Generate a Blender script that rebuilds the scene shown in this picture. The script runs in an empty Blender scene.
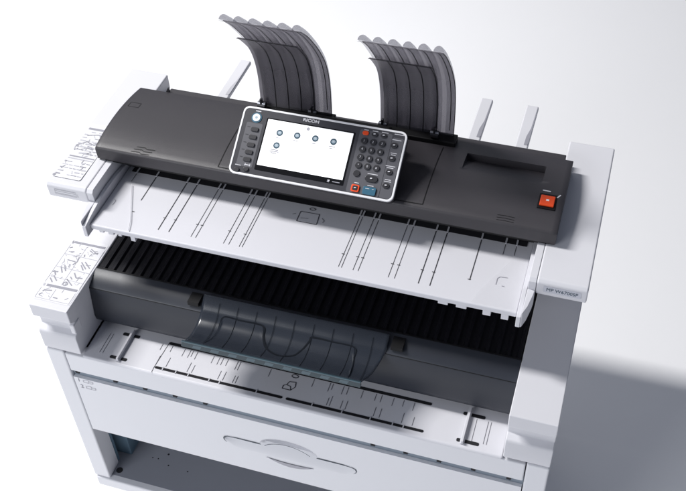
import bpy, bmesh, math, random
from mathutils import Vector, Matrix
random.seed(7)
scn = bpy.context.scene
COL = scn.collection
V = Vector

# ------------------------------------------------------------------ materials
def mat(name, col, rough=.45, spec=.5, metal=0., bump=0., bscale=900., mott=0., emit=0., coat=0., trans=None, alpha_mix=None):
    m = bpy.data.materials.new(name); m.use_nodes = True
    nt = m.node_tree; N = nt.nodes; L = nt.links
    b = N['Principled BSDF']; out = N['Material Output']
    b.inputs['Base Color'].default_value = (*col, 1)
    b.inputs['Roughness'].default_value = rough
    b.inputs['Specular IOR Level'].default_value = spec
    b.inputs['Metallic'].default_value = metal
    if coat: b.inputs['Coat Weight'].default_value = coat; b.inputs['Coat Roughness'].default_value = .15
    tc = N.new('ShaderNodeTexCoord')
    if bump:
        n = N.new('ShaderNodeTexNoise'); n.inputs['Scale'].default_value = bscale; n.inputs['Detail'].default_value = 3
        L.new(tc.outputs['Object'], n.inputs['Vector'])
        bp = N.new('ShaderNodeBump'); bp.inputs['Strength'].default_value = bump; bp.inputs['Distance'].default_value = .0006
        L.new(n.outputs['Fac'], bp.inputs['Height']); L.new(bp.outputs['Normal'], b.inputs['Normal'])
    if mott:
        n2 = N.new('ShaderNodeTexNoise'); n2.inputs['Scale'].default_value = 14; n2.inputs['Detail'].default_value = 5
        L.new(tc.outputs['Object'], n2.inputs['Vector'])
        mx = N.new('ShaderNodeMix'); mx.data_type = 'RGBA'
        mx.inputs['A'].default_value = (*[c*(1-mott) for c in col], 1)
        mx.inputs['B'].default_value = (*[min(1, c*(1+mott)) for c in col], 1)
        L.new(n2.outputs['Fac'], mx.inputs['Factor']); L.new(mx.outputs['Result'], b.inputs['Base Color'])
        mr = N.new('ShaderNodeMapRange'); mr.inputs['To Min'].default_value = rough-.05; mr.inputs['To Max'].default_value = rough+.06
        L.new(n2.outputs['Fac'], mr.inputs['Value']); L.new(mr.outputs['Result'], b.inputs['Roughness'])
    if emit:
        b.inputs['Emission Color'].default_value = (*col, 1); b.inputs['Emission Strength'].default_value = emit
    if alpha_mix is not None:                       # see-through tinted plastic
        tr = N.new('ShaderNodeBsdfTransparent'); tr.inputs['Color'].default_value = (*trans, 1)
        ms = N.new('ShaderNodeMixShader'); ms.inputs['Fac'].default_value = alpha_mix
        L.new(tr.outputs[0], ms.inputs[1]); L.new(b.outputs[0], ms.inputs[2]); L.new(ms.outputs[0], out.inputs['Surface'])
    return m

M = dict(
 floor = mat('seamless_white_floor', (.93,.93,.94), .7, .2, mott=.004),
 white = mat('white_plastic', (.65,.65,.685), .42, .4, bump=.12, mott=.012),
 white2= mat('white_plate', (.63,.63,.67), .38, .45, bump=.06, mott=.01),
 sheet = mat('painted_steel', (.71,.715,.75), .38, .45, bump=.10, bscale=500, mott=.012),
 seam  = mat('seam_shadow_gap', (.05,.05,.06), .8, .1),
 lid   = mat('charcoal_plastic', (.038,.0355,.041), .42, .48, bump=.35, bscale=1300, mott=.05),
 bar   = mat('dark_slate_plastic', (.0185,.022,.032), .42, .5, bump=.2, bscale=1200, mott=.05),
 black = mat('black_plastic', (.006,.006,.007), .5, .25, bump=.2, mott=.05),
 rib   = mat('black_ribbed_plastic', (.006,.006,.009), .5, .2, bump=.1),
 slot  = mat('dark_slot', (.020,.020,.024), .7, .2),
 groove= mat('groove_ink', (.045,.045,.05), .7, .2),
 lgrey = mat('light_grey_print', (.48,.48,.52), .6, .2),
 mgrey = mat('grey_print', (.30,.30,.34), .6, .2),
 dgrey = mat('dark_print', (.05,.05,.06), .6, .2),
 paper = mat('label_film', (.69,.69,.72), .5, .3),
 plate = mat('name_plate_grey', (.55,.56,.62), .45, .4),
 steel = mat('bluish_recess_metal', (.22,.26,.31), .5, .4, bump=.1),
 bluep = mat('blue_grey_bracket', (.12,.19,.25), .5, .4, bump=.1),
 smoke = mat('smoked_plastic', (.22,.21,.23), .34, .5, mott=.04, trans=(.66,.65,.68), alpha_mix=.42),
 smoke2= mat('smoked_inner_plate', (.22,.21,.23), .34, .5, mott=.04, trans=(.58,.57,.60), alpha_mix=.42),
 smokel= mat('thin_smoked_plastic', (.15,.148,.16), .24, .6, trans=(.80,.80,.83), alpha_mix=.30),
 blue  = mat('blue_tinted_plastic', (.032,.038,.051), .19, .8, mott=.05, trans=(.26,.34,.44), alpha_mix=.68),
 inkblk= mat('dark_navy_edge', (.008,.010,.014), .8, .1),
 bluer = mat('blue_tinted_edge', (.025,.048,.062), .25, .6, trans=(.45,.6,.7), alpha_mix=.9),
 facet = mat('pale_blue_facet', (.06,.10,.125), .3, .6),
 clear = mat('clear_film', (.85,.85,.88), .15, .5, trans=(.99,.99,.99), alpha_mix=.012),
 silver= mat('silver_bezel', (.80,.80,.82), .35, .5, metal=.1),
 pface = mat('panel_face', (.045,.045,.053), .30, .5, bump=.1, mott=.04),
 pface2= mat('panel_face_light', (.095,.095,.108), .35, .5, bump=.1),
 key   = mat('rubber_key', (.022,.022,.027), .35, .5),
 keyhi = mat('key_print', (.62,.62,.66), .5, .3),
 screen= mat('lit_screen', (.93,.94,.96), .3, .2, emit=.55),
 scrblk= mat('screen_black_band', (.004,.004,.005), .2, .4),
 hgap  = mat('handle_seam', (.075,.09,.11), .6, .2),
 shelfgrey = mat('shelf_sheet_grey', (.25,.262,.30), .55, .3, bump=.1, mott=.02),
 mgrey2= mat('fine_line_print', (.12,.12,.14), .6, .2),
 gshade = mat('grip_shade_grey', (.36,.36,.40), .5, .3),
 icon  = mat('icon_navy', (.035,.075,.11), .4, .3),
 icon2 = mat('icon_pale', (.35,.45,.52), .4, .3),
 orange= mat('orange_switch', (.80,.075,.012), .35, .5),
 teal  = mat('blue_start_key', (.03,.12,.19), .35, .5),
 lampw = mat('white_key', (.82,.84,.86), .35, .4),
 chrome= mat('caster_metal', (.45,.46,.5), .3, .5, metal=.8),
 rubber= mat('caster_rubber', (.03,.03,.033), .6, .3),
)

# ------------------------------------------------------------------ mesh builder
class MB:
    def __init__(s): s.bm = bmesh.new(); s.mats = []; s.lay = 0
    def mi(s, m):
        if m is None: return 0
        if m not in s.mats: s.mats.append(m)
        return s.mats.index(m)
    def poly(s, pts, m=None):
        f = s.bm.faces.new([s.bm.verts.new(p) for p in pts]); f.material_index = s.mi(m); return f
    def box(s, x0, x1, y0, y1, z0, z1, m=None, T=None):
        v = [V((x, y, z)) for z in (z0, z1) for y in (y0, y1) for x in (x0, x1)]
        if T: v = [T @ p for p in v]
        v = [s.bm.verts.new(p) for p in v]; k = s.mi(m)
        for q in ((0,2,3,1), (4,5,7,6), (0,1,5,4), (2,6,7,3), (0,4,6,2), (1,3,7,5)):
            s.bm.faces.new([v[i] for i in q]).material_index = k
        return s
    def prism(s, prof, a, b, axis='x', m=None):       # closed outline swept from a to b along an axis
        def P(t, p): return V((t, p[0], p[1])) if axis == 'x' else (V((p[0], t, p[1])) if axis == 'y' else V((p[0], p[1], t)))
        A = [s.bm.verts.new(P(a, p)) for p in prof]; B = [s.bm.verts.new(P(b, p)) for p in prof]; k = s.mi(m); n = len(prof)
        fs = [s.bm.faces.new(A), s.bm.faces.new(B[::-1])]
        for i in range(n): fs.append(s.bm.faces.new((A[i], B[i], B[(i+1) % n], A[(i+1) % n])))
        for f in fs: f.material_index = k
        return s
    def loft(s, rows, m=None, close=False):
        g = [[s.bm.verts.new(p) for p in r] for r in rows]; k = s.mi(m)
        for i in range(len(g)-1):
            n = len(g[i])
            for j in range(n if close else n-1):
                s.bm.faces.new((g[i][j], g[i][(j+1) % n], g[i+1][(j+1) % n], g[i+1][j])).material_index = k
        return g
    def cyl(s, c, ax, r, h, n=24, m=None, r2=None, caps=True):
        ax = V(ax).normalized(); u = ax.orthogonal().normalized(); w = ax.cross(u); c = V(c)
        r2 = r if r2 is None else r2
        ring = lambda o, rr: [c + ax*o + (u*math.cos(2*math.pi*i/n) + w*math.sin(2*math.pi*i/n))*rr for i in range(n)]
        g = s.loft([ring(0, r), ring(h, r2)], m, True)
        if caps:
            s.bm.faces.new(g[0][::-1]).material_index = s.mi(m); s.bm.faces.new(g[1]).material_index = s.mi(m)
        return s
    def tube(s, pts, r, n=10, m=None):
        pts = [V(p) for p in pts]; rows = []
        for i, p in enumerate(pts):
            t = (pts[min(i+1, len(pts)-1)] - pts[max(i-1, 0)]).normalized()
            u = t.cross(V((.13, .21, .97))).normalized(); w = t.cross(u)
            rows.append([p + (u*math.cos(2*math.pi*k/n) + w*math.sin(2*math.pi*k/n))*r for k in range(n)])
        g = s.loft(rows, m, True); s.bm.faces.new(g[0][::-1]); s.bm.faces.new(g[-1]); return s
    # flat ribbon stroke lying on a surface f(p)->Vector, pts are 2-D
    def stroke(s, pts, w, f, m=None):
        for (a, b) in zip(pts, pts[1:]):
            a = V(a); b = V(b); d = b - a
            if d.length < 1e-7: continue
            nrm = V((-d.y, d.x)).normalized()*w/2
            k = max(1, int(d.length/.02))
            for i in range(k):
                p = a + d*i/k; q = a + d*(i+1)/k
                Q = [f(p-nrm), f(q-nrm), f(q+nrm), f(p+nrm)]
                up = (Q[1]-Q[0]).cross(Q[3]-Q[0]).normalized()*(1.5e-5*(s.lay % 24))   # every stroke a hair above the last
                s.poly([c_+up for c_ in Q], m)
            s.lay += 1
        return s
    def disc(s, c, r, f, m=None, n=20, r2=None):
        r2 = r2 or r
        s.poly([f(V((c[0]+r*math.cos(2*math.pi*i/n), c[1]+r2*math.sin(2*math.pi*i/n)))) for i in range(n)], m); return s
    def build(s, name, m, parent=None, bevel=0., smooth=False, T=None, segs=3, ang=35):
        bm = s.bm
        if T:
            for v in bm.verts: v.co = T @ v.co
        bmesh.ops.recalc_face_normals(bm, faces=bm.faces)
        me = bpy.data.meshes.new(name); bm.to_mesh(me); bm.free()
        if s.mats:
            for k in s.mats: me.materials.append(k)
        else: me.materials.append(m)
        return link(name, me, parent, bevel, smooth, segs, ang)

def link(name, me, parent=None, bevel=0., smooth=False, segs=3, ang=35):
    o = bpy.data.objects.new(name, me); COL.objects.link(o)
    if parent is not None:
        o.parent = parent
        p = parent
        off = V((0, 0, 0))
        while p is not None: off += p.location; p = p.parent
        o.location = -off
    if bevel:
        bv = o.modifiers.new('bevel', 'BEVEL'); bv.width = bevel; bv.segments = segs; bv.limit_method = 'ANGLE'
        bv.angle_limit = math.radians(ang); bv.harden_normals = True
        me.polygons.foreach_set('use_smooth', [True]*len(me.polygons))
    elif smooth:
        me.polygons.foreach_set('use_smooth', [True]*len(me.polygons))
        if smooth != 'all': me.set_sharp_from_angle(angle=math.radians(ang))
    return o

def text(name, body, size, f, m, parent, thick=0., align='CENTER', sx=1.):   # lettering turned into a mesh on the surface f(u,v)
    cu = bpy.data.curves.new('lettering', 'FONT'); cu.body = body; cu.size = size; cu.align_x = align; cu.align_y = 'CENTER'
    cu.resolution_u = 3; cu.offset = thick
    tmp = bpy.data.objects.new('lettering', cu); COL.objects.link(tmp)
    dg = bpy.context.evaluated_depsgraph_get(); dg.update()
    me = bpy.data.meshes.new_from_object(tmp.evaluated_get(dg))
    bpy.data.objects.remove(tmp); bpy.data.curves.remove(cu)
    for v in me.vertices: v.co = f(V((v.co.x*sx, v.co.y)))
    me.materials.clear(); me.materials.append(m)
    me.name = name
    return link(name, me, parent)

def rrect(x0, x1, y0, y1, r, n=6):
    out = []
    for cx, cy, a0 in ((x1-r, y1-r, 0), (x0+r, y1-r, 90), (x0+r, y0+r, 180), (x1-r, y0+r, 270)):
        for i in range(n+1):
            a = math.radians(a0 + 90*i/n); out.append((cx + r*math.cos(a), cy + r*math.sin(a)))
    return out

# ------------------------------------------------------------------ floor
fl = MB(); fl.poly([(-30, -30, 0), (30, -30, 0), (30, 30, 0), (-30, 30, 0)])
fo = fl.build('floor', M['floor']); fo['kind'] = 'structure'

# ------------------------------------------------------------------ the printer
PR = bpy.data.objects.new('wide_format_printer', None); COL.objects.link(PR)
PR.location = (0, .28, 0); PR.empty_display_size = .2
PR['label'] = 'white wide-format printer with charcoal scanner lid, tilted touch panel and two raised smoky paper guides'
PR['category'] = 'printer'

def lab(o, t): o['label'] = t; return o

# ---- cabinet
c = MB()
c.box(-.54, -.533, .012, .57, .19, .697)                      # left skin
c.box(.533, .54, .012, .57, .19, .697)
c.box(-.533, .533, .555, .565, .19, .697)                     # back
c.box(-.533, .533, .03, .555, .405, .415)                     # drawer bottom shelf
cab = c.build('cabinet', M['sheet'], PR, .0015)
for x0, x1 in ((-.541, -.4975), (.4975, .541)):
    b = MB(); b.box(x0, x1, 0, .05, .188, .6965)
    b.build('corner_column', M['sheet'], cab, .004)
b = MB(); b.box(-.4955, .4955, 0, .03, .633, .6925)
b.build('top_rail', M['sheet'], cab, .003)
b = MB(); b.box(-.4965, .4965, .009, .03, .600, .640)
gs = b.build('gap_strip', M['steel'], cab)
HX = [-.485, -.393, -.322, -.2515, -.1815, .189, .258, .327, .397, .468]
for i, x in enumerate(HX):
    b = MB(); b.box(x-.0045, x+.0045, .0055, .010, .6185, .6275)
    b.build('slot_hole', M['slot'], gs)
b = MB(); b.box(-.536, .536, -.004, .566, .150, .1875)
b.build('shelf_floor', M['sheet'], cab, .004)
fz = lambda p: V((p.x, p.y, .1886))
b = MB(); b.box(-.532, .532, .012, .554, .1874, .1882); b.build('shelf_sheet', M['shelfgrey'], cab)  # thin sheet, darker grey than the shelf floor beneath it
b = MB(); b.disc((-.4855, .028), .0085, fz)
b.build('cable_hole', M['slot'], cab)
for x, y, r in ((-.385, .105, .0028), (-.372, .075, .0022), (-.42, .085, .0018), (-.405, .086, .0018), (-.318, .072, .002)):
    b = MB(); b.disc((x, y), r, fz, n=12); b.build('screw_hole', M['slot'], cab)
b = MB(); b.box(-.5325, -.475, .078, .125, .188, .40); b.build('bracket', M['bluep'], cab, .002)
b = MB(); b.box(-.5325, -.500, .052, .060, .188, .40); b.build('bracket', M['bluep'], cab, .001)
# casters
def caster(x, y):
    b = MB(); b.cyl((x, y, .10), (0, 0, 1), .016, .05); b.box(x-.03, x+.03, y-.03, y+.03, .138, .150)
    b.box(x-.020, x-.016, y-.025, y+.03, .04, .11); b.box(x+.016, x+.020, y-.025, y+.03, .04, .11)
    k = b.build('caster', M['chrome'], cab, .001)
    b = MB(); b.cyl((x-.012, y, .042), (1, 0, 0), .041, .024, 32); b.build('caster_wheel', M['rubber'], k, .003)
for x in (-.455, .455):
    for y in (.05, .51): caster(x, y)

# ---- drawer with its moulded handle (one relief surface)
def drawer():
    xs = []; zs = []
    x = -.4955
    while x < .4956:
        xs.append(x); x += .0016 if -.175 < x < .175 else .012
    xs[-1] = .4955
    z = .4065
    while z < .6141:
        zs.append(z); z += .001 if .448 < z < .572 else .006
    def sm(a, b, t):
        t = max(0, min(1, (t-a)/(b-a))); return t*t*(3-2*t)
    def depth(x, z):
        d = 0.
        xc = x-.0015
        # long leaf: fades in from below, steps back at its straight upper edge
        e = abs(xc)
        top = .5255
        if e < .1515:
            if e > .135: top = .5255 - .013*((e-.135)/.0165)**2
            lo = .487 + .026*max(0, (e-.115)/.0365)**2
            if lo < z < top:
                d = .0130*((z-lo)/(top-lo))**1.5
        # pocket
        a, h = .066, .036
        q = (xc/a)**2 + ((z-.524)/h)**2
        if z > .5245 and q < 1:
            d = max(d, .010 + .020*sm(1., .55, q))
        return d
    m = MB()
    g = m.loft([[V((x, .0015 + depth(x, z), z)) for x in xs] for z in zs])
    # returns round the edge
    n = len(xs)-1; k = len(zs)-1
    edge = [g[0][i] for i in range(n+1)] + [g[j][n] for j in range(1, k+1)] + [g[k][i] for i in range(n-1, -1, -1)] + [g[j][0] for j in range(k-1, 0, -1)]
    bk = [m.bm.verts.new(v.co + V((0, .028, 0))) for v in edge]
    for i in range(len(edge)):
        j = (i+1) % len(edge); m.bm.faces.new((edge[i], edge[j], bk[j], bk[i]))
    o = m.build('drawer', M['sheet'], PR, smooth=True, ang=28)
    return o
dr = drawer()
fdr = lambda off: (lambda p: V((p.x, off, p.y)))
def taper(pts, ws, off, name, m):
    b = MB(); L_ = []; 
    for k, (p, w) in enumerate(zip(pts, ws)):
        p = V(p); d = (V(pts[min(k+1, len(pts)-1)]) - V(pts[max(k-1, 0)])).normalized(); nn = V((-d.y, d.x))*w/2
        L_.append([fdr(off)(p-nn), fdr(off)(p+nn)])
    b.loft(L_); return b.build(name, m, dr)
lw = [(-.1440, .5005), (-.1490, .5060), (-.1505, .5130), (-.1480, .5195), (-.1400, .5240), (-.120, .5257), (-.095, .5258), (-.072, .5258), (-.062, .5258)]
taper(lw, [.0008, .0014, .0022, .0025, .0026, .0030, .0036, .0040, .0030], .0006, 'handle_gap', M['hgap'])
taper([(-x+.003, z) for x, z in lw][::-1], [.0030, .0042, .0038, .0032, .0028, .0026, .0022, .0014, .0008], .0006, 'handle_gap', M['hgap'])
arc = [(-.054+.104*k/24, .517 + .0275*math.sin(math.pi*min(1, (k/24)*.93+.03))**.62) for k in range(25)]
taper(arc, [.0018]*25, .0010, 'handle_gap', M['hgap'])
N_ = 30
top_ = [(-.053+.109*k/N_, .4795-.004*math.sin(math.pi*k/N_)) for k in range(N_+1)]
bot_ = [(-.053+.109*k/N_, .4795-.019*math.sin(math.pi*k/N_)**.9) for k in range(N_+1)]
b = MB(); b.loft([[fdr(-.0002)(V(p)) for p in top_], [fdr(.0010)(V(p)) for p in bot_]]); b.build('grip_shade', M['gshade'], dr)  # shade under the grip, painted as a flat grey crescent
out = [(.0015+.066*math.cos(math.pi*k/24), .5248+.036*math.sin(math.pi*k/24)) for k in range(25)]
taper(out, [.0008]*25, .0008, 'pocket_edge', M['lgrey'])
fy = lambda off, x0, z0, sx=1.: (lambda p: V((x0 + p.x*sx, off, z0 + p.y)))
text('tray_number', '1', .017, fy(.0008, -.484, .600), M['mgrey'], dr)
text('tray_number', '2', .017, fy(.0008, -.481, .578), M['mgrey'], dr)
b = MB()
for zz, xo in ((.600, -.462), (.578, -.460)):
    f = fy(.0008, xo, zz)
    b.stroke([(-.011, -.004), (-.011, .004), (.002, .006), (.002, -.004), (-.011, -.004)], .0014, f)
    b.stroke([(.004, .003), (.012, .004), (.012, -.003), (.004, -.004)], .0014, f)
b.build('tray_mark', M['lgrey'], dr)

# ---- lower paper table
b = MB(); b.box(-.452, .452, -.0015, .13, .690, .700)
tab = b.build('lower_paper_table', M['white2'], PR, .005, segs=4)
ft = lambda p: V((p.x, p.y, .7006))
for x0, x1, y0, y1 in ((-.288, -.0035, .0112, .0175), (.0035, .2915, .0112, .0175), (-.285, .292, .0780, .0850)):
    b = MB(); b.poly([ft(V(p)) for p in rrect(x0, x1, y0, y1, .0035)])
    b.build('feed_slot', M['slot'], tab)
GX = [-.408, -.363, -.293, -.270, -.222, -.212, -.153, -.142, -.120, -.114, .084, .090, .113, .123, .182, .194, .240, .262, .330, .377, .398]
for x in GX[2:18]:
    jit = (x*977) % .006
    b = MB(); b.stroke([(x+.004, .021), (x+.004, .040+jit)], .0011, ft); b.stroke([(x-.004, .054+jit), (x-.004, .076)], .0011, ft)
    b.build('size_line', M['mgrey2'], tab)
for x in (-.245, -.232, -.178, -.165, -.05, .045, .15, .215):
    b = MB(); b.stroke([(x, .056), (x, .076)], .0010, ft); b.build('size_line', M['mgrey2'], tab)
b = MB(); b.stroke([(-.289, -.001), (-.2895, .012), (-.285, .084)], .0010, ft); b.build('plate_edge_line', M['groove'], tab)
for x in (-.419, -.412, .386, .409, .415):
    b = MB(); b.stroke([(x, .018), (x, .072)], .0009, ft); b.build('size_line', M['mgrey2'], tab)
f2 = lambda p: V((p.x, p.y, .7009))
for x in (-.270, -.240, -.212, -.165, -.142, -.060, .060, .123, .182, .228, .250):      # pale bridges across the front slot
    b = MB(); b.box(x-.0012, x+.0012, .0102, .0188, .7003, .7012); b.build('slot_bridge', M['lgrey'], tab)
b = MB()                                                     # printed sheet-direction symbol
b.stroke([(-.012, .036), (.006, .036), (.013, .046), (.011, .058), (-.003, .056), (-.006, .047), (-.012, .044), (-.012, .036)], .0016, ft)
b.stroke([(-.006, .047), (.003, .045), (.006, .036)], .0014, ft)
for i in range(16):
    a0, a1 = [2*math.pi*(i+k)/16 for k in (0, 1)]
    b.stroke([(.004+.007*math.cos(a0), .072+.004*math.sin(a0)), (.004+.007*math.cos(a1), .072+.004*math.sin(a1))], .0016, ft)
b.build('printed_symbol', M['dgrey'], tab)
for xa, xb, xf in ((-.3925, -.353, -.3705), (.357, .4015, .369)):
    for y0, y1 in ((.0105, .0185), (.0745, .0825)):
        b = MB(); b.poly([ft(V(p)) for p in rrect(xa, xb, y0, y1, .003)]); b.build('guide_slot', M['slot'], tab)
    b = MB(); b.box(xf-.0045, xf+.0045, .006, .090, .7012, .7022); b.box(xf-.0022, xf+.0022, .006, .090, .7022, .711)
    b.build('side_fence', M['white2'], tab, .001)

# ---- pillars
def pillar(s):
    prof = [(.0005, .7005), (.0005, .752), (.003, .757), (.017, .764), (.017, .792), (.005, .798), (.0005, .803), (.0005, .838), (.345, .838), (.345, .7005)]
    b = MB(); a, e = (-.541, -.453) if s < 0 else (.451, .541)
    b.prism(prof, a, e)
    o = b.build('side_pillar', M['white'], PR, .0022)
    if s < 0:   # little catch beside the groove
        b = MB(); b.box(-.462, -.4505, .004, .030, .764, .792)
        b.build('catch', M['white'], o, .003)
    return o
pl = pillar(-1); pr_ = pillar(1)
# instruction label of the left pillar
fl_ = lambda p: V((p.x, p.y, .8384))
fl2 = lambda p: V((p.x, p.y, .8388))
b = MB(); b.poly([fl_(V(p)) for p in rrect(-.539, -.457, .018, .199, .004)], M['paper'])
def seg(pts, w=.0024, m=M['mgrey']): b.stroke(pts, w, fl2, m)
seg([(-.5335, .187), (-.460, .1875)], .0058, M['mgrey']); seg([(-.5375, .190), (-.5355, .182)], .004)
seg([(-.530, .0585), (-.460, .0595)], .0062, M['mgrey']); seg([(-.537, .062), (-.5355, .055)], .004, M['lgrey'])
for r in ([(-.536, .168), (-.530, .172)], [(-.528, .158), (-.520, .160)], [(-.488, .177), (-.468, .166)], [(-.489, .172), (-.480, .168)],
          [(-.478, .165), (-.468, .170)], [(-.494, .158), (-.492, .152)], [(-.523, .135), (-.504, .134)], [(-.502, .148), (-.500, .135), (-.505, .124)],
          [(-.490, .136), (-.472, .120)], [(-.483, .139), (-.465, .124)], [(-.487, .128), (-.476, .116)], [(-.490, .104), (-.480, .092), (-.466, .094)],
          [(-.527, .114), (-.516, .098)], [(-.521, .119), (-.511, .104)], [(-.535, .100), (-.526, .088)], [(-.538, .096), (-.525, .098)],
          [(-.533, .078), (-.523, .068)], [(-.529, .086), (-.516, .074)], [(-.497, .084), (-.478, .070)], [(-.493, .092), (-.486, .086)],
          [(-.527, .044), (-.512, .047)], [(-.533, .030), (-.528, .036)], [(-.500, .030), (-.490, .030)], [(-.530, .040), (-.527, .046)]):
    seg(r)
for i in range(14):
    a0, a1 = [2*math.pi*(i+k)/14 for k in (0, 1)]
    seg([(-.494+.005*math.cos(a0), .071+.005*math.sin(a0)), (-.494+.005*math.cos(a1), .071+.005*math.sin(a1))], .0018)
for r in ([(-.5385, .178), (-.5385, .065)], [(-.458, .180), (-.458, .065)], [(-.538, .150), (-.459, .149)], [(-.538, .112), (-.459, .110)], [(-.538, .083), (-.459, .081)],
          [(-.500, .180), (-.500, .066)], [(-.538, .050), (-.538, .022), (-.460, .022), (-.460, .052)], [(-.505, .052), (-.505, .024)]):
    seg(r, .0008, M['lgrey'])
rng = random.Random(3)
for i in range(46):
    x = rng.uniform(-.533, -.468); y = rng.uniform(.026, .178)
    if abs(y-.059) < .008: continue
    a = rng.uniform(0, 3.1); l = rng.uniform(.004, .011)
    seg([(x, y), (x+l*math.cos(a), y+l*math.sin(a))], .0009, rng.choice([M['lgrey'], M['lgrey'], M['mgrey']]))
b.build('instruction_label', None, pl)

# ---- rear housing and top wings
b = MB(); b.box(-.541, .541, .347, .572, .698, .986)
hs = b.build('rear_housing', M['white'], PR, .003)
b = MB(); b.box(-.4515, .4515, .338, .3465, .8385, .955); b.build('back_wall', M['black'], hs)
def wing(s):
    x0, x1 = (-.5455, -.4535) if s < 0 else (.4535, .5455)
    b = MB(); b.prism([(.171, .987), (.169, 1.019), (.175, 1.0255), (.30, 1.027), (.572, 1.027), (.572, .987)], x0, x1)
    return b.build('side_wing', M['white'], PR, .0035)
wl = wing(-1); wr = wing(1)
# label on the left wing
fw = lambda p: V((p.x, p.y, 1.0274)); fw2 = lambda p: V((p.x, p.y, 1.0278))
b = MB(); b.poly([fw(V(p)) for p in rrect(-.541, -.476, .190, .365, .004)], M['paper'])
def sg(pts, w=.002, m=M['lgrey']): b.stroke(pts, w, fw2, m)
sg([(-.537, .3475), (-.480, .3475)], .006, M['mgrey'])
sg([(-.535, .257), (-.478, .2565)], .0035, M['mgrey']); sg([(-.535, .250), (-.478, .2495)], .0028)
sg([(-.540, .196), (-.534, .194)], .006, M['mgrey'])
sg([(-.538, .290), (-.520, .306), (-.500, .298), (-.486, .316)], .0024, M['mgrey']); sg([(-.512, .290), (-.495, .286)], .007, M['mgrey'])
sg([(-.530, .325), (-.505, .332), (-.486, .326)], .002, M['mgrey']); sg([(-.520, .268), (-.500, .272)], .002, M['mgrey'])
rng = random.Random(5)
for k in range(15):
    y = .200 + k*.0098
    if abs(y-.2535) < .007: continue
    x = -.537
    while x < -.482:
        l = rng.uniform(.004, .014)
        if rng.random() < .8: sg([(x, y), (min(x+l, -.479), y)], rng.choice([.0016, .0022, .0030]), rng.choice([M['lgrey'], M['lgrey'], M['mgrey']]))
        x += l + rng.uniform(.001, .004)
for k in range(26):
    x = rng.uniform(-.535, -.485); y = rng.uniform(.200, .34); a = rng.uniform(.3, 2.6)
    sg([(x, y), (x+.010*math.cos(a), y+.010*math.sin(a))], .0012, rng.choice([M['lgrey'], M['mgrey']]))
b.build('instruction_label', None, wl)
b = MB(); b.poly([V((x, .1694, z)) for x, z in rrect(-.530, -.476, .998, 1.014, .002)], M['paper'])
fp = lambda p: V((p.x, .1690, p.y))
for z in (1.011, 1.007, 1.0015):
    b.stroke([(-.526, z), (-.481, z)], .0011, fp, M['lgrey'])
b.stroke([(-.527, .999), (-.527, 1.013), (-.479, 1.013), (-.479, .999), (-.527, .999)], .0007, fp, M['lgrey'])
b.build('caution_label', None, wl)
b = MB(); b.poly([V((x, .1690, z)) for x, z in rrect(.4665, .5345, .9985, 1.0145, .002)])
npl = b.build('name_plate', M['plate'], wr)
text('model_lettering', 'MP W6700SP', .0112, fy(.1684, .5005, 1.0063), M['icon'], npl, 0., sx=.92)

# ---- black cavity: ribbed plate + bevelled cover bar
b = MB(); b.box(-.4525, .4505, .1345, .3375, .800, .8335)
rp = b.build('ribbed_plate', M['rib'], PR)
i = 0
x = -.437
while x < .445:
    b = MB(); b.prism([(x-.006, .8336), (x-.0025, .8385), (x+.0025, .8385), (x+.006, .8336)], .1345, .337, 'y')
    b.build('rib', M['rib'], rp, smooth=True); x += .0205
b = MB(); b.prism([(.103, .7012), (.081, .728), (.079, .742), (.0885, .818), (.0915, .8225), (.1275, .8385), (.1340, .8385), (.1340, .7012)], -.4525, .4505)
cb = b.build('cover_bar', M['bar'], PR, .0012)
b = MB(); b.box(-.4520, .450, .1305, .1337, .8387, .8395); b.build('edge_strip', M['black'], cb)
for x0 in (-.2275, .2015):
    b = MB(); b.box(x0, x0+.024, .0945, .122, .829, .8392); b.build('notch', M['black'], cb)
fbar = [(-.4520, .450)]
b = MB(); b.poly([(-.452, .0886, .8197), (.450, .0886, .8197), (.450, .0893, .8208), (-.452, .0893, .8208)]); b.build('trim_line', M['black'], cb)

# ---- blue cupped paper deflector in front of the bar
prof = [(.118, .8465), (.110, .840), (.1015, .833), (.090, .822), (.076, .814), (.060, .810), (.042, .8105), (.027, .815), (.015, .8215), (.007, .8225)]
def dprof(t):                                            # t in 0..1 along the profile
    s_ = t*(len(prof)-1); i = min(int(s_), len(prof)-2); k = s_-i
    return (prof[i][0]*(1-k)+prof[i+1][0]*k, prof[i][1]*(1-k)+prof[i+1][1]*k)
def xr(t): return .194 - .028*max(0, t-.30)/.70
def xl(t): return -.198
b = MB(); NX = 64; NT = 28
g = b.loft([[V((xl(t/NT) + (xr(t/NT)-xl(t/NT))*i/NX, *dprof(t/NT))) for i in range(NX+1)] for t in range(NT+1)])
dfl = b.build('paper_deflector', M['blue'], PR, smooth='all')
so = dfl.modifiers.new('thickness', 'SOLIDIFY'); so.thickness = .002; so.offset = 0
def dsurf(off):
    def f(p):                                            # p = (x, t)
        y, z = dprof(p.y); y1, z1 = dprof(min(1, p.y+.02)); y0, z0 = dprof(max(0, p.y-.02))
        n = V((0, -(z1-z0), (y1-y0))); n = -n if n.z < 0 else n; n.normalize()
        return V((p.x, y, z)) + n*off
    return f
for i in range(9):                                       # fine ribs
    x = -.160 + .0405*i
    b = MB(); b.stroke([(x, .14+.05*k) for k in range(17)], .0011, dsurf(.0031)); b.build('rib', M['inkblk'], dfl)
b = MB()                                                 # raised double-hump inner tray
hump = lambda x0, x1, x2, x3, n: [(x0+(x1-x0)*(j/n)**.7, .93-.55*j/n) for j in range(n+1)] + [(x2, .38)] + [(x2+(x3-x2)*(j/n)**1.6, .38+.40*(j/n)) for j in range(1, n+1)]
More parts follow.
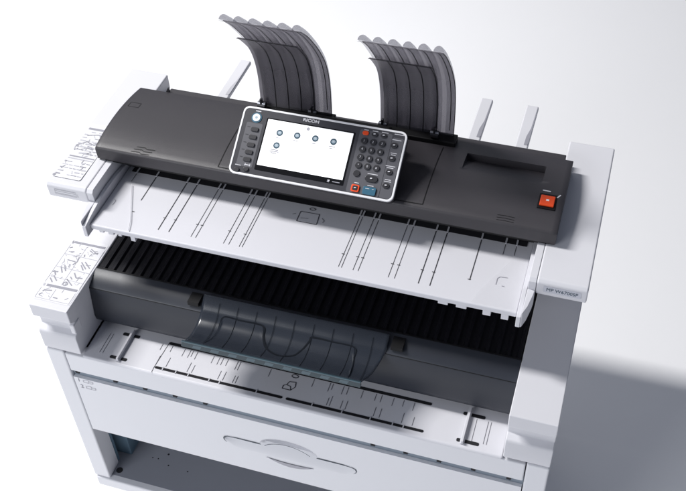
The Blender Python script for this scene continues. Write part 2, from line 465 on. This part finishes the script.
L1 = [(-.158, .90), (-.152, .72), (-.150, .55), (-.147, .34), (-.110, .335), (-.062, .34), (-.055, .48), (-.044, .62), (-.026, .72), (-.006, .755), (.016, .70), (.030, .56), (.040, .40), (.044, .345), (.085, .345), (.131, .355), (.135, .50), (.139, .68), (.141, .90)]
W1 = [.0014, .0014, .0014, .0020, .0022, .0026, .0040, .0042, .0038, .0030, .0028, .0032, .0036, .0034, .0022, .0020, .0018, .0015, .0014]
def smooth(P, n=5):
    out = []
    for i in range(len(P)-1):
        a, b_, c_, d = [P[max(0, min(len(P)-1, i+k))] for k in (-1, 0, 1, 2)]
        for q in range(n):
            t = q/n
            out.append(tuple(.5*((2*y)+(z-x)*t+(2*x-5*y+4*z-w_)*t*t+(3*y-x-3*z+w_)*t**3) for x, y, z, w_ in zip(a, b_, c_, d)))
    return out + [P[-1]]
LS = smooth([(x, t/8, w_) for (x, t), w_ in zip(L1, W1)])
rows = []
for k, (x, t, w_) in enumerate(LS):
    d = V(LS[min(k+1, len(LS)-1)][:2]) - V(LS[max(k-1, 0)][:2]); d.normalize(); nn = V((-d.y, d.x))*w_/2
    f_ = dsurf(.0030); rows.append([f_(V((x-nn.x, (t-nn.y)*8))), f_(V((x+nn.x, (t+nn.y)*8)))])
b.loft(rows)
b.build('hump_outline', M['inkblk'], dfl)
def top_t(x):
    for (x0, t0), (x1, t1) in zip(L1, L1[1:]):
        if x0 <= x <= x1: return t0+(t1-t0)*(x-x0)/(x1-x0)
    return .9
b = MB(); rows = []
xs = [-.1575 + .298*i/90 for i in range(91)]
ds = dsurf(.0022)
for k in range(13):
    rows.append([ds(V((x, top_t(x)+(.97-top_t(x))*k/12))) for x in xs])
b.loft(rows); b.build('hump_sheet', M['blue'], dfl, smooth='all')
b = MB(); b.prism([(.0085, .8150), (.0085, .8265), (.0035, .8265), (.0005, .8150)], -.203, .168); rl = b.build('deflector_rail', M['bluer'], dfl, .0008)
b = MB(); b.box(-.203, .168, .0030, .0048, .8265, .8278); b.build('rail_highlight_edge', M['facet'], rl)
for i in range(9):
    x = -.180 + i*.038
    b = MB(); b.poly([(x, .0009, .8165), (x+.017, .0009, .8165), (x+.021, .0029, .8245), (x+.004, .0029, .8245)]); b.build('rail_facet', M['facet'], rl)

# ---- upper document table
ZT = .980
b = MB(); b.box(-.4300, .4300, .1220, .335, .967, ZT)
ut = b.build('document_table', M['white2'], PR, .003)
fu = lambda p: V((p.x, p.y, ZT+.0006))
ENDS = {-.408:.262, -.363:.214, -.293:.145, -.270:.145, .084:.145, .330:.178, .377:.259, .398:.262}
for i, x in enumerate(GX):
    b = MB()
    heavy = x in (-.293, -.270, .330, .240, .262, -.363)
    xx = x + (.0028 if x < 0 else .001)
    b.stroke([(xx, .292), (xx, ENDS.get(x, .144))], .0017 if heavy else .0010, fu)
    if -.4 < x < .37 and x not in (-.114, .090, -.142): 
        b.stroke([(xx-.004, .1795), (xx+.002, .1795)], .0016, fu)
    b.build('guide_line', M['groove'], ut)
b = MB()
for pts in ([(.380, .180), (.380, .196), (.384, .201), (.398, .202)], [(.396, .179), (.391, .179)], [(-.431, .179), (-.431, .203)], [(-.414, .203), (-.410, .198), (-.411, .186)]):
    b.stroke(pts, .0014, fu)
b.build('corner_mark', M['mgrey'], ut)
b = MB()
b.stroke([(-.033, .242), (-.0335, .270), (.006, .271), (.009, .242), (-.033, .242)], .0014, fu)
b.stroke([(-.028, .252), (-.012, .254)], .0008, fu); b.stroke([(-.041, .262), (-.047, .258)], .0010, fu); b.stroke([(.014, .262), (.021, .256), (.019, .250)], .0010, fu)
for i in range(14):
    a0, a1 = [2*math.pi*(i+k)/14 for k in (0, 1)]
    b.stroke([(-.012+.006*math.cos(a0), .282+.0035*math.sin(a0)), (-.012+.006*math.cos(a1), .282+.0035*math.sin(a1))], .0016, fu)
b.build('printed_symbol', M['dgrey'], ut)
# feed opening under the lid: dark rollers with pale ribs
b = MB(); b.box(-.418, .418, .2915, .330, ZT+.0003, ZT+.0012)
fo_ = b.build('feed_opening', M['slot'], ut)
for x0 in [-.41 + .0915*i for i in range(9)]:
    b = MB(); b.cyl((x0, .312, ZT+.008), (1, 0, 0), .009, .082, 20); b.build('feed_roller', M['bar'], fo_, smooth=True)
for x in GX:
    xx = x + (.0028 if x < 0 else .001)
    b = MB(); b.box(xx-.0016, xx+.0016, .288, .305, ZT+.0012, ZT+.0026); b.build('pale_rib', M['lgrey'], fo_)
# end fins and arms
def fin(s):
    pts = []
    for i in range(17):
        t = i/16; y = .108 + (.330-.108)*t
        pts.append((y, ZT+.003+.017*math.sin(math.pi*min(1, t*.94+.03))**.8))
    prof = [(.108, .958)] + pts + [(.330, .958)]
    b = MB(); b.prism(prof, s*.4305, s*.4385)
    o = b.build('end_fin', M['white2'], ut, .0012)
    b = MB(); b.prism([(.1712, .987), (.1692, 1.018), (.1755, 1.0245), (.30, 1.026), (.345, 1.026), (.345, .987)], s*.4390, s*.4530)
    o2 = b.build('hinge_arm', M['white'], ut, .0012)
    b = MB(); b.prism([(s*.4388, .172), (s*.4528, .172), (s*.4515, .156), (s*.4470, .128), (s*.4415, .111), (s*.4386, .109)], .957, ZT+.0165, 'z')
    b.build('arm_web', M['white2'], o2, .0025)
fin(-1); fin(1)
# tabs under the front edge
for x0, x1, z0 in ((.284, .303, .9610), (.318, .338, .9605), (.368, .383, .9555), (.402, .4155, .9540), (-.412, -.402, .9625), (-.392, -.380, .9615), (-.370, -.362, .9625), (-.343, -.333, .9560)):
    b = MB(); b.box(x0, x1, .1225, .134, z0, .9685); b.build('edge_tab', M['white2'], ut, .001)
# clear corner sheets
for s in (-1, 1):
    b = MB()
    pts = [(s*.428, .126), (s*.345, .124), (s*.352, .150), (s*.398, .250), (s*.428, .262)]
    b.prism(pts, ZT+.0018, ZT+.0028, 'z')
    b.build('clear_corner_sheet', M['clear'], ut)
    if s > 0: continue
    b = MB(); b.tube([(s*.345, .125, ZT+.003), (s*.353, .150, ZT+.004), (s*.398, .250, ZT+.004)], .0008, 8); b.build('sheet_edge', M['white2'], ut)

# ---- scanner lid (one relief surface with the finger recess)
lp = [(.2600, 1.0540), (.2604, 1.0572), (.2618, 1.0595), (.2650, 1.0612), (.276, 1.0642), (.292, 1.0672), (.321, 1.0705), (.348, 1.0715), (.374, 1.0710), (.417, 1.0685), (.450, 1.0630), (.4740, 1.0570)]
def lz(y):                                              # smooth crowned profile
    if y <= .265:
        for (y0, z0), (y1, z1) in zip(lp[:4], lp[1:4]):
            if y0 <= y <= y1: return z0+(z1-z0)*(y-y0)/(y1-y0)
        return lp[0][1]
    t = min(1, (y-.265)/.209)
    return 1.0612*(1-t) + 1.0570*t + .0490*t*(1-t) + .004*t*(1-t)*(1-2*t)
def lid():
    ys = [p[0] for p in lp[:6]] + [.29+.004*i for i in range(46)] + [.4340, .4350]
    ys = sorted(set(round(v, 5) for v in ys if v <= .4741)) ; ys.append(.4740)
    xs = sorted(set([-.4710, -.4695, .4695, .4710, .2680, .2665, .4220, .4235] + [round(-.46+.02*i, 4) for i in range(47)]))
    def h(x, y):
        z = lz(y)
        if .2670 < x < .4230 and .3760 < y < .4345: z -= .017*((y-.376)/.058)**1.25
        return z
    m = MB()
    g = m.loft([[V((x, y, h(x, y) - (.0012 if abs(x) > .4705 else 0))) for x in xs] for y in ys])
    edge = g[0][:] + [r[-1] for r in g[1:]] + g[-1][-2::-1] + [r[0] for r in g[-2:0:-1]]
    lo = [m.bm.verts.new((v.co.x, v.co.y + (.0015 if v.co.y < .261 else 0), 1.0300)) for v in edge]
    for i in range(len(edge)):
        j = (i+1) % len(edge); m.bm.faces.new((edge[i], edge[j], lo[j], lo[i]))
    m.bm.faces.new(lo)
    return m.build('scanner_lid', M['lid'], PR, smooth=True, ang=40)
ld = lid()
b = MB(); b.box(-.4690, .4690, .2640, .2800, 1.0240, 1.0297); b.build('lower_lip', M['black'], ld)
b = MB(); b.box(-.405, .455, .4743, .4915, 1.030, 1.0555); b.build('rear_strip', M['lid'], ld, .002)
b = MB(); b.prism([(-.410, 1.0555), (-.402, 1.0555), (-.4045, 1.0665)], .476, .480, 'y'); b.build('hinge_tip', M['lid'], ld)
fld = lambda p: V((p.x, p.y, lz(p.y)+.0005))
b = MB(); b.box(-.44, .44, .30, .47, .9865, 1.0298); b.build('inner_frame', M['black'], ld)
for pts in ([(-.2015, .440), (-.2015, .2680), (-.160, .2672)], [(.2160, .440), (.2160, .2690), (.160, .2675)]):
    b = MB()
    q = []
    for (a, e) in zip(pts, pts[1:]):
        for i in range(12): q.append((a[0]+(e[0]-a[0])*i/12, a[1]+(e[1]-a[1])*i/12))
    q.append(pts[-1]); b.stroke(q, .0018, fld); b.build('panel_seam', M['black'], ld)
b = MB()
for k in range(3):
    y = .2655 + .0065*k; x0 = -.392 + .004*k
    b.stroke([(x0, y+.001), (x0+.018, y+.002), (x0+.023, y-.001), (x0+.041, y)], .0016, fld)
b.build('embossed_mark', M['black'], ld)
b = MB(); b.stroke([(-.458, .392), (-.458, .408), (-.434, .408), (-.434, .392), (-.458, .392)], .0008, fld); b.build('embossed_mark', M['black'], ld)
b = MB()
for k in range(3): b.stroke([(.357, .262+.0055*k+.004), (.372, .267+.0055*k), (.390, .264+.0055*k+.002)], .0009, fld)
b.build('embossed_mark', M['black'], ld)
# stop switch
b = MB(); b.box(.4240, .4580, .3090, .3500, lz(.33)-.002, lz(.33)+.0012)
sw = b.build('stop_switch', M['black'], ld, .001)
b = MB(); b.box(.4275, .4545, .3135, .3415, lz(.33)+.0012, lz(.33)+.0052); b.build('switch_cap', M['orange'], sw, .0015)
b = MB(); b.box(.4385, .4440, .3255, .3300, lz(.33)+.0053, lz(.33)+.0056); b.build('cap_symbol', M['lampw'], sw)
b = MB(); b.stroke([(.428, .3575), (.443, .3570)], .0028, lambda p: V((p.x, p.y, lz(p.y)+.0006))); b.stroke([(.4625, .352), (.4570, .343)], .0026, lambda p: V((p.x, p.y, lz(p.y)+.0006)))
b.build('switch_print', M['keyhi'], sw)

# ---- tilted touch panel (u along x, v up the slope, w out of the face)
p0 = V((0, .246, 1.075)); vd = V((0, .115, .075)).normalized(); nd = V((0, -vd.z, vd.y))
def TP(u, v, w=0.): return V((u, 0, 0)) + p0 + vd*v + nd*w
PT = Matrix.Translation(p0) @ Matrix(((1, 0, 0, 0), (0, vd.y, nd.y, 0), (0, vd.z, nd.z, 0), (0, 0, 0, 1)))
def pf(w): return lambda p: TP(p.x, p.y, w)
def pprism(b, outline, w0, w1): b.prism(outline, w0, w1, 'z'); return b
b = MB(); pprism(b, rrect(-.1690, .1620, .0005, .1380, .012), -.024, -.0002)
pn = b.build('control_panel', M['lid'], PR, .003, T=PT)
b = MB(); O = rrect(-.1700, .1630, -.0005, .1390, .0125, 8); I = rrect(-.1662, .1592, .0033, .1352, .0094, 8)
rows = [[V((*p, -.0040)) for p in O], [V((*p, .0014)) for p in O], [V((*p, .0014)) for p in I], [V((*p, .0)) for p in I]]
b.loft(rows, None, True); b.build('bezel', M['silver'], pn, .0006, T=PT)
b = MB(); pprism(b, rrect(-.1661, .1591, .0034, .1351, .0093, 8), -.001, .0006); pfc = b.build('panel_face', M['pface'], pn, T=PT)
b = MB(); pprism(b, rrect(-.1575, -.1240, .016, .1065, .003), .0006, .0009); b.build('side_strip', M['pface2'], pfc, T=PT)
b = MB(); pprism(b, rrect(.0700, .1345, .0045, .1305, .004), .0006, .0009); b.build('side_strip', M['pface2'], pfc, T=PT)
b = MB(); pprism(b, rrect(.1355, .1580, .0045, .1250, .004), .0006, .0010); b.build('side_strip', M['pface2'], pfc, T=PT)
b = MB(); pprism(b, rrect(-.1185, .0625, .0140, .1215, .002), .0006, .0012); scf = b.build('screen_frame', M['scrblk'], pn, T=PT)
b = MB(); b.poly([TP(-.1155, .0245, .0014), TP(.0590, .0245, .0014), TP(.0590, .1190, .0014), TP(-.1155, .1190, .0014)])
sc = b.build('screen', M['screen'], pn)
for u, v in ((-.086, .095), (-.050, .0955), (-.013, .096), (.024, .096), (-.086, .069)):
    b = MB(); b.disc((u, v), .0066, pf(.0016), M['icon'], 24); b.disc((u, v), .0042, pf(.0018), M['icon2'], 20, .0036)
    b.stroke([(u-.0018, v+.0006), (u+.0016, v+.0009)], .0014, pf(.0020), M['paper'])
    b.build('screen_icon', None, scf)
b = MB()
for u, v, w in ((-.087, .0845, .008), (-.051, .085, .009), (-.014, .0855, .008), (.023, .086, .013), (.0225, .082, .007)): b.stroke([(u-w/2, v), (u+w/2, v)], .0013, pf(.0016), M['mgrey'])
for v, w in ((.0595, .016), (.0562, .019), (.0530, .012)): b.stroke([(-.088-w/2, v), (-.088+w/2, v)], .0017, pf(.0016), M['mgrey'])
b.disc((-.0315, .1125), .0034, pf(.0016), M['lgrey'])
b.build('screen_caption', None, scf)
b = MB(); b.stroke([(.030, .0182), (.034, .0182)], .005, pf(.0016), M['mgrey']); b.stroke([(.0325, .0192), (.0345, .0192)], .003, pf(.0017), M['paper']); b.stroke([(.040, .0182), (.055, .0182)], .0016, pf(.0016), M['mgrey'])
b.build('status_mark', None, scf)
text('brand_lettering', 'RICOH', .0086, lambda p: TP(-.030+p.x, .1296+p.y, .0009), M['keyhi'], pn, .00025, sx=1.25)
# round home key
b = MB(); b.cyl(TP(-.140, .1175, .0006), nd, .0105, .0012, 32); hk = b.build('home_key', M['teal'], pn)
b = MB(); b.cyl(TP(-.140, .1175, .0018), nd, .0080, .0012, 32); b.build('home_key_cap', M['lampw'], hk, .0004)
b = MB(); b.disc((-.140, .1175), .0026, pf(.0032), n=16); b.build('home_key_symbol', M['icon2'], hk)
b = MB(); b.stroke([(-.145, .1312), (-.134, .1312)], .0018, pf(.0009)); b.build('key_caption', M['keyhi'], pn)
def keycap(u, v, a, bb, m, w0=.0009, h=.0026, name='key', r=None):
    b = MB(); r = r or min(a, bb)*.98
    b.prism([(x, y) for x, y in rrect(u-a, u+a, v-bb, v+bb, r, 6)], w0, w0+h, 'z')
    return b.build(name, m, pn, .0007, T=PT)
for v in (.093, .077, .061, .046, .031): keycap(-.1375, v, .0078, .0040, M['key'], r=.002)
b = MB()
for v in (.093, .077, .061, .046, .031): b.stroke([(-.154, v+.004), (-.148, v+.004)], .0012, pf(.0012)); 
b.build('key_caption', M['key'], pn)
for u, v in ((-.153, .0085), (-.1345, .0125)): keycap(u, v-.001, .0055, .0042, M['key'])
b = MB()
for u, v in ((-.153, .0175), (-.1345, .0205)): b.stroke([(u-.006, v), (u+.006, v)], .0016, pf(.0009))
b.stroke([(-.139, .0235), (-.139, .018)], .001, pf(.0009)); b.stroke([(-.1295, .0235), (-.1295, .018)], .001, pf(.0009))
b.build('key_caption', M['keyhi'], pn)
# keypad
lab_ = {0: '123', 1: '456', 2: '789', 3: '*0#'}
for r, v in enumerate((.108, .0915, .075, .059)):
    for k, u in enumerate((.0828, .1005, .1183)):
        ko = keycap(u, v, .0067, .0060, M['key'])
        text('key_digit', lab_[r][k], .0062, (lambda u, v: lambda p: TP(u+p.x, v+p.y, .0040))(u, v), M['keyhi'], ko)
keycap(.083, .0425, .0067, .0060, M['key'])
keycap(.0822, .1238, .0062, .0042, M['orange'])
keycap(.1003, .1238, .0062, .0042, M['key']); keycap(.1180, .1245, .0062, .0042, M['key'])
keycap(.1135, .0370, .0125, .0062, M['key'])
keycap(.0872, .0135, .0080, .0070, M['orange'], r=.003, h=.003, name='stop_key')
keycap(.0872, .0135, .0050, .0045, M['key'], .0039, .0008, 'stop_key', .002)
keycap(.1150, .0130, .0128, .0078, M['teal'], r=.003, h=.003, name='start_key')
for u, v in ((.142, .109), (.143, .083), (.144, .056), (.144, .029)): keycap(u, v, .0068, .0050, M['key'])
b = MB()
for u, v, w in ((.0822, .1305, .009), (.100, .1308, .011), (.119, .1312, .013), (.147, .1318, .019), (.1445, .1205, .018), (.1445, .094, .012), (.1445, .0905, .009), (.1440, .068, .019), (.144, .0645, .013), (.145, .041, .012), (.145, .0375, .014),
                (.114, .0465, .020), (.0875, .0245, .009), (.115, .0235, .012)):
    b.stroke([(u-w/2, v), (u+w/2, v)], .0013, pf(.0012))
for u, v in ((.100, .1238), (.118, .1245), (.142, .109), (.143, .083), (.144, .056), (.144, .029), (.1135, .037), (.0872, .0135)):
    b.stroke([(u-.002, v), (u+.002, v+.0006)], .0020, pf(.0051))
b.stroke([(.107, .0165), (.115, .0165)], .0009, pf(.0042)); b.stroke([(.120, .0165), (.124, .0165)], .0009, pf(.0042))
b.build('key_caption', M['keyhi'], pn)
# support foot joining the panel to the lid
b = MB(); b.prism([(.300, 1.070), (.300, 1.082), (.372, 1.132), (.395, 1.132), (.425, 1.066)], -.12, .12); b.build('panel_stand', M['black'], pn, .003)

# ---- smoky raised paper guides
gp = [(.4700, 1.0600), (.4722, 1.100), (.4715, 1.140), (.4650, 1.180), (.4520, 1.216), (.4330, 1.248), (.4100, 1.280), (.3850, 1.310), (.3600, 1.338), (.3300, 1.3660)]
def gpt(t):
    s_ = t*(len(gp)-1); i = min(int(s_), len(gp)-2); k = s_-i
    P = [V(gp[max(0, min(len(gp)-1, i+d))]) for d in (-1, 0, 1, 2)]
    return .5*((2*P[1]) + (P[2]-P[0])*k + (2*P[0]-5*P[1]+4*P[2]-P[3])*k*k + (3*P[1]-P[0]-3*P[2]+P[3])*k**3)
def gnr(t):
    d = gpt(min(1, t+.01)) - gpt(max(0, t-.01)); return V((-d.y, d.x)).normalized()     # towards the viewer / below
def guide(x0, x1):
    NT = 40
    # main sheet with half-round ribs on its back
    n = 6; pitch = (x1-x0-.020)/5.0; rr = .0092
    def back(x):
        for i in range(n):
            c_ = x0 + .009 + pitch*i
            if abs(x-c_) < rr: return math.sqrt(max(0, rr*rr-(x-c_)**2))*1.15
        return 0.
    b = MB(); T1 = [k/NT for k in range(NT+1)]
    xa, xb = x0+.009, x1-.002
    w = .0016
    front = [[V((xa+(xb-xa)*i/12, *(gpt(t)+gnr(t)*w))) for i in range(13)] for t in T1]
    rear = [[V((xa+(xb-xa)*i/12, *(gpt(t)-gnr(t)*w*.0))) for i in range(13)] for t in T1]
    rows = [f + r[::-1] for f, r in zip(front, rear)]
    g = b.loft(rows, None, True); b.bm.faces.new(g[0][::-1]); b.bm.faces.new(g[-1])
    o = b.build('paper_guide', M['smoke'], PR, smooth=True, ang=40)
    for i in range(n):
        c_ = x0 + .009 + pitch*i
        b = MB(); rows = []
        for t in T1:
            p = gpt(t); nn = gnr(t)
            rows.append([V((c_+rr*math.cos(math.pi*k/10), *(p - nn*(rr*1.1*math.sin(math.pi*k/10)+.0004)))) for k in range(11)])
        b.loft(rows); rb = b.build('guide_rib', M['smokel'], o, smooth='all')
        b = MB()                                       # closed end of the rib at the top
        p = gpt(1.); nn = gnr(1.)
        b.poly([V((c_+rr*math.cos(math.pi*k/10), *(p - nn*(rr*1.1*math.sin(math.pi*k/10)+.0004)))) for k in range(11)])
        b.build('rib_end', M['smokel'], rb)
        b = MB()                                       # dark joint line on the face
        if i > 0:
            b.loft([[V((c_-rr*.0+dx, *(gpt(t)+gnr(t)*(w+.0006)))) for dx in (-.0008, .0008)] for t in T1[3:]]); b.build('face_joint', M['black'], rb)
    # inner plate on the lower face, ending in a step
    b = MB(); xa2, xb2 = x0+.002, x1-.036
    TT = [.02+.69*k/NT for k in range(NT+1)]
    def off(t): return w + .0008 + .006*max(0, 1-abs(t-.70)/.18)
    b.loft([[V((xa2+(xb2-xa2)*i/8, *(gpt(t)+gnr(t)*off(t)))) for i in range(9)] for t in TT])
    ip = b.build('inner_plate', M['smoke2'], o, smooth='all'); s_ = ip.modifiers.new('thickness', 'SOLIDIFY'); s_.thickness = .0014
    for i in range(1, 5):
        c_ = x0 + .009 + pitch*i
        if c_ > xb2: c_ = xb2
        b = MB(); b.loft([[V((c_+dx, *(gpt(t)+gnr(t)*(off(t)+.0018)))) for dx in (-.0008, .0008)] for t in TT]); b.build('face_joint', M['black'], ip)
    b = MB(); b.loft([[V((x, *(gpt(t)+gnr(t)*(off(t)+.0024)))) for x in (xa2-.002, xb2)] for t in (TT[-1]-.005, TT[-1]+.004)]); b.build('plate_edge', M['black'], ip)
    b = MB(); t = .994
    b.loft([[V((x, *(gpt(tt)+gnr(tt)*(w+.0006)))) for x in (x0, x1-.001)] for tt in (.985, 1.)]); b.build('top_edge', M['black'], o)
    for xx in (xa+.0003, xb-.0003):
        b = MB(); b.loft([[V((xx+dx, *(gpt(t)+gnr(t)*(w+.0005)))) for dx in (-.0008, .0008)] for t in T1]); b.build('side_edge', M['black'], o)
    # base bar and hinge lugs
    b = MB(); b.box(x0-.004, x1+.006, .447, .476, 1.056, 1.0735); bb = b.build('guide_base', M['black'], o, .002)
    for xx in (x0+.010, x1-.038):
        b = MB(); b.cyl((xx-.008, .455, 1.082), (1, 0, 0), .008, .016, 20); b.box(xx-.002, xx+.002, .449, .456, 1.080, 1.100); b.build('hinge_lug', M['key'], bb, smooth=True)
        b = MB(); b.cyl((xx-.0085, .4525, 1.0875), (1, 0, 0), .0032, .017, 14); b.build('hinge_pin', M['chrome'], bb, smooth=True)
    return o
guide(-.186, -.026); guide(.076, .232)

# ---- white catch arms reaching out at the back
def arm(xc, y0, y1):
    b = MB(); b.prism([(xc-.0135, .990), (xc-.0135, 1.000), (xc+.0125, 1.000), (xc+.0135, .990)], y0, y1, 'y')
    o = b.build('catch_arm', M['white'], PR, .003)
    f = lambda p: V((p.x, p.y, 1.0006))
    b = MB(); b.poly([f(V(p)) for p in [(xc+.0035, y0+.012), (xc+.0105, y0+.012), (xc+.0118, y0+.020), (xc+.0122, y1-.030), (xc+.0105, y1-.020), (xc+.0090, y0+.070), (xc+.0040, y0+.040)]])
    b.build('arm_slot', M['lgrey'] if xc < 0 else M['mgrey'], o)
for x in (-.318, .257, .358): arm(x, .555, .705)

# ---- unseen tray added behind the machine, shaped for its shadow on the floor
b = MB(); b.prism([(.573, .640), (.573, .672), (.600, .660), (.79, .655), (.808, .672), (.815, .668), (.815, .640)], -.53, .53)
rt = b.build('rear_shadow_tray', M['white'], PR, .003)
for x in (-.30, .20):
    b = MB(); b.box(x-.012, x+.012, .69, .714, 0, .640); b.build('shadow_tray_leg', M['chrome'], rt, .002)
# ------------------------------------------------------------------ camera (solved from the photograph's vanishing points)
R = ((.954442, .296711, -.031678), (.190694, -.688155, -.700056), (-.229514, .662122, -.713385))
cam = bpy.data.cameras.new('camera'); co = bpy.data.objects.new('camera', cam); COL.objects.link(co)
m3 = Matrix((R[0], [-v for v in R[1]], [-v for v in R[2]])).transposed()
co.matrix_world = Matrix.Translation((.518309, -1.07253, 2.352429)) @ m3.to_4x4()
cam.sensor_width = 36; cam.lens = 36*993.21/686; cam.clip_end = 200
scn.camera = co

# ------------------------------------------------------------------ studio light
def area(name, loc, target, size, power, col=(1, 1, 1), sy=None):
    l = bpy.data.lights.new(name, 'AREA'); l.energy = power; l.color = col; l.size = size
    if sy: l.shape = 'RECTANGLE'; l.size_y = sy
    o = bpy.data.objects.new(name, l); COL.objects.link(o); o.location = loc
    o.rotation_euler = (V(target)-V(loc)).to_track_quat('-Z', 'Y').to_euler(); return o
K0 = V((.0, .3, .7))
area('key_softbox', K0 + V((-3.45, .23, 4.55)), K0, .60, 385, (1, .985, .97), 2.0)
area('back_softbox', (-1.6, 3.6, 3.6), (-.1, .3, 1.0), 2.6, 19, (1, .99, .98))
area('front_softbox', (-2.3, -3.9, 2.7), (0, .0, .6), 2.2, 112, (.95, .97, 1))
w = bpy.data.worlds.new('World'); scn.world = w; w.use_nodes = True
w.node_tree.nodes['Background'].inputs[0].default_value = (.72, .80, 1, 1)
w.node_tree.nodes['Background'].inputs[1].default_value = .19
vs = scn.view_settings; vs.view_transform = 'Standard'; vs.look = 'None'; vs.exposure = 0; vs.gamma = 1
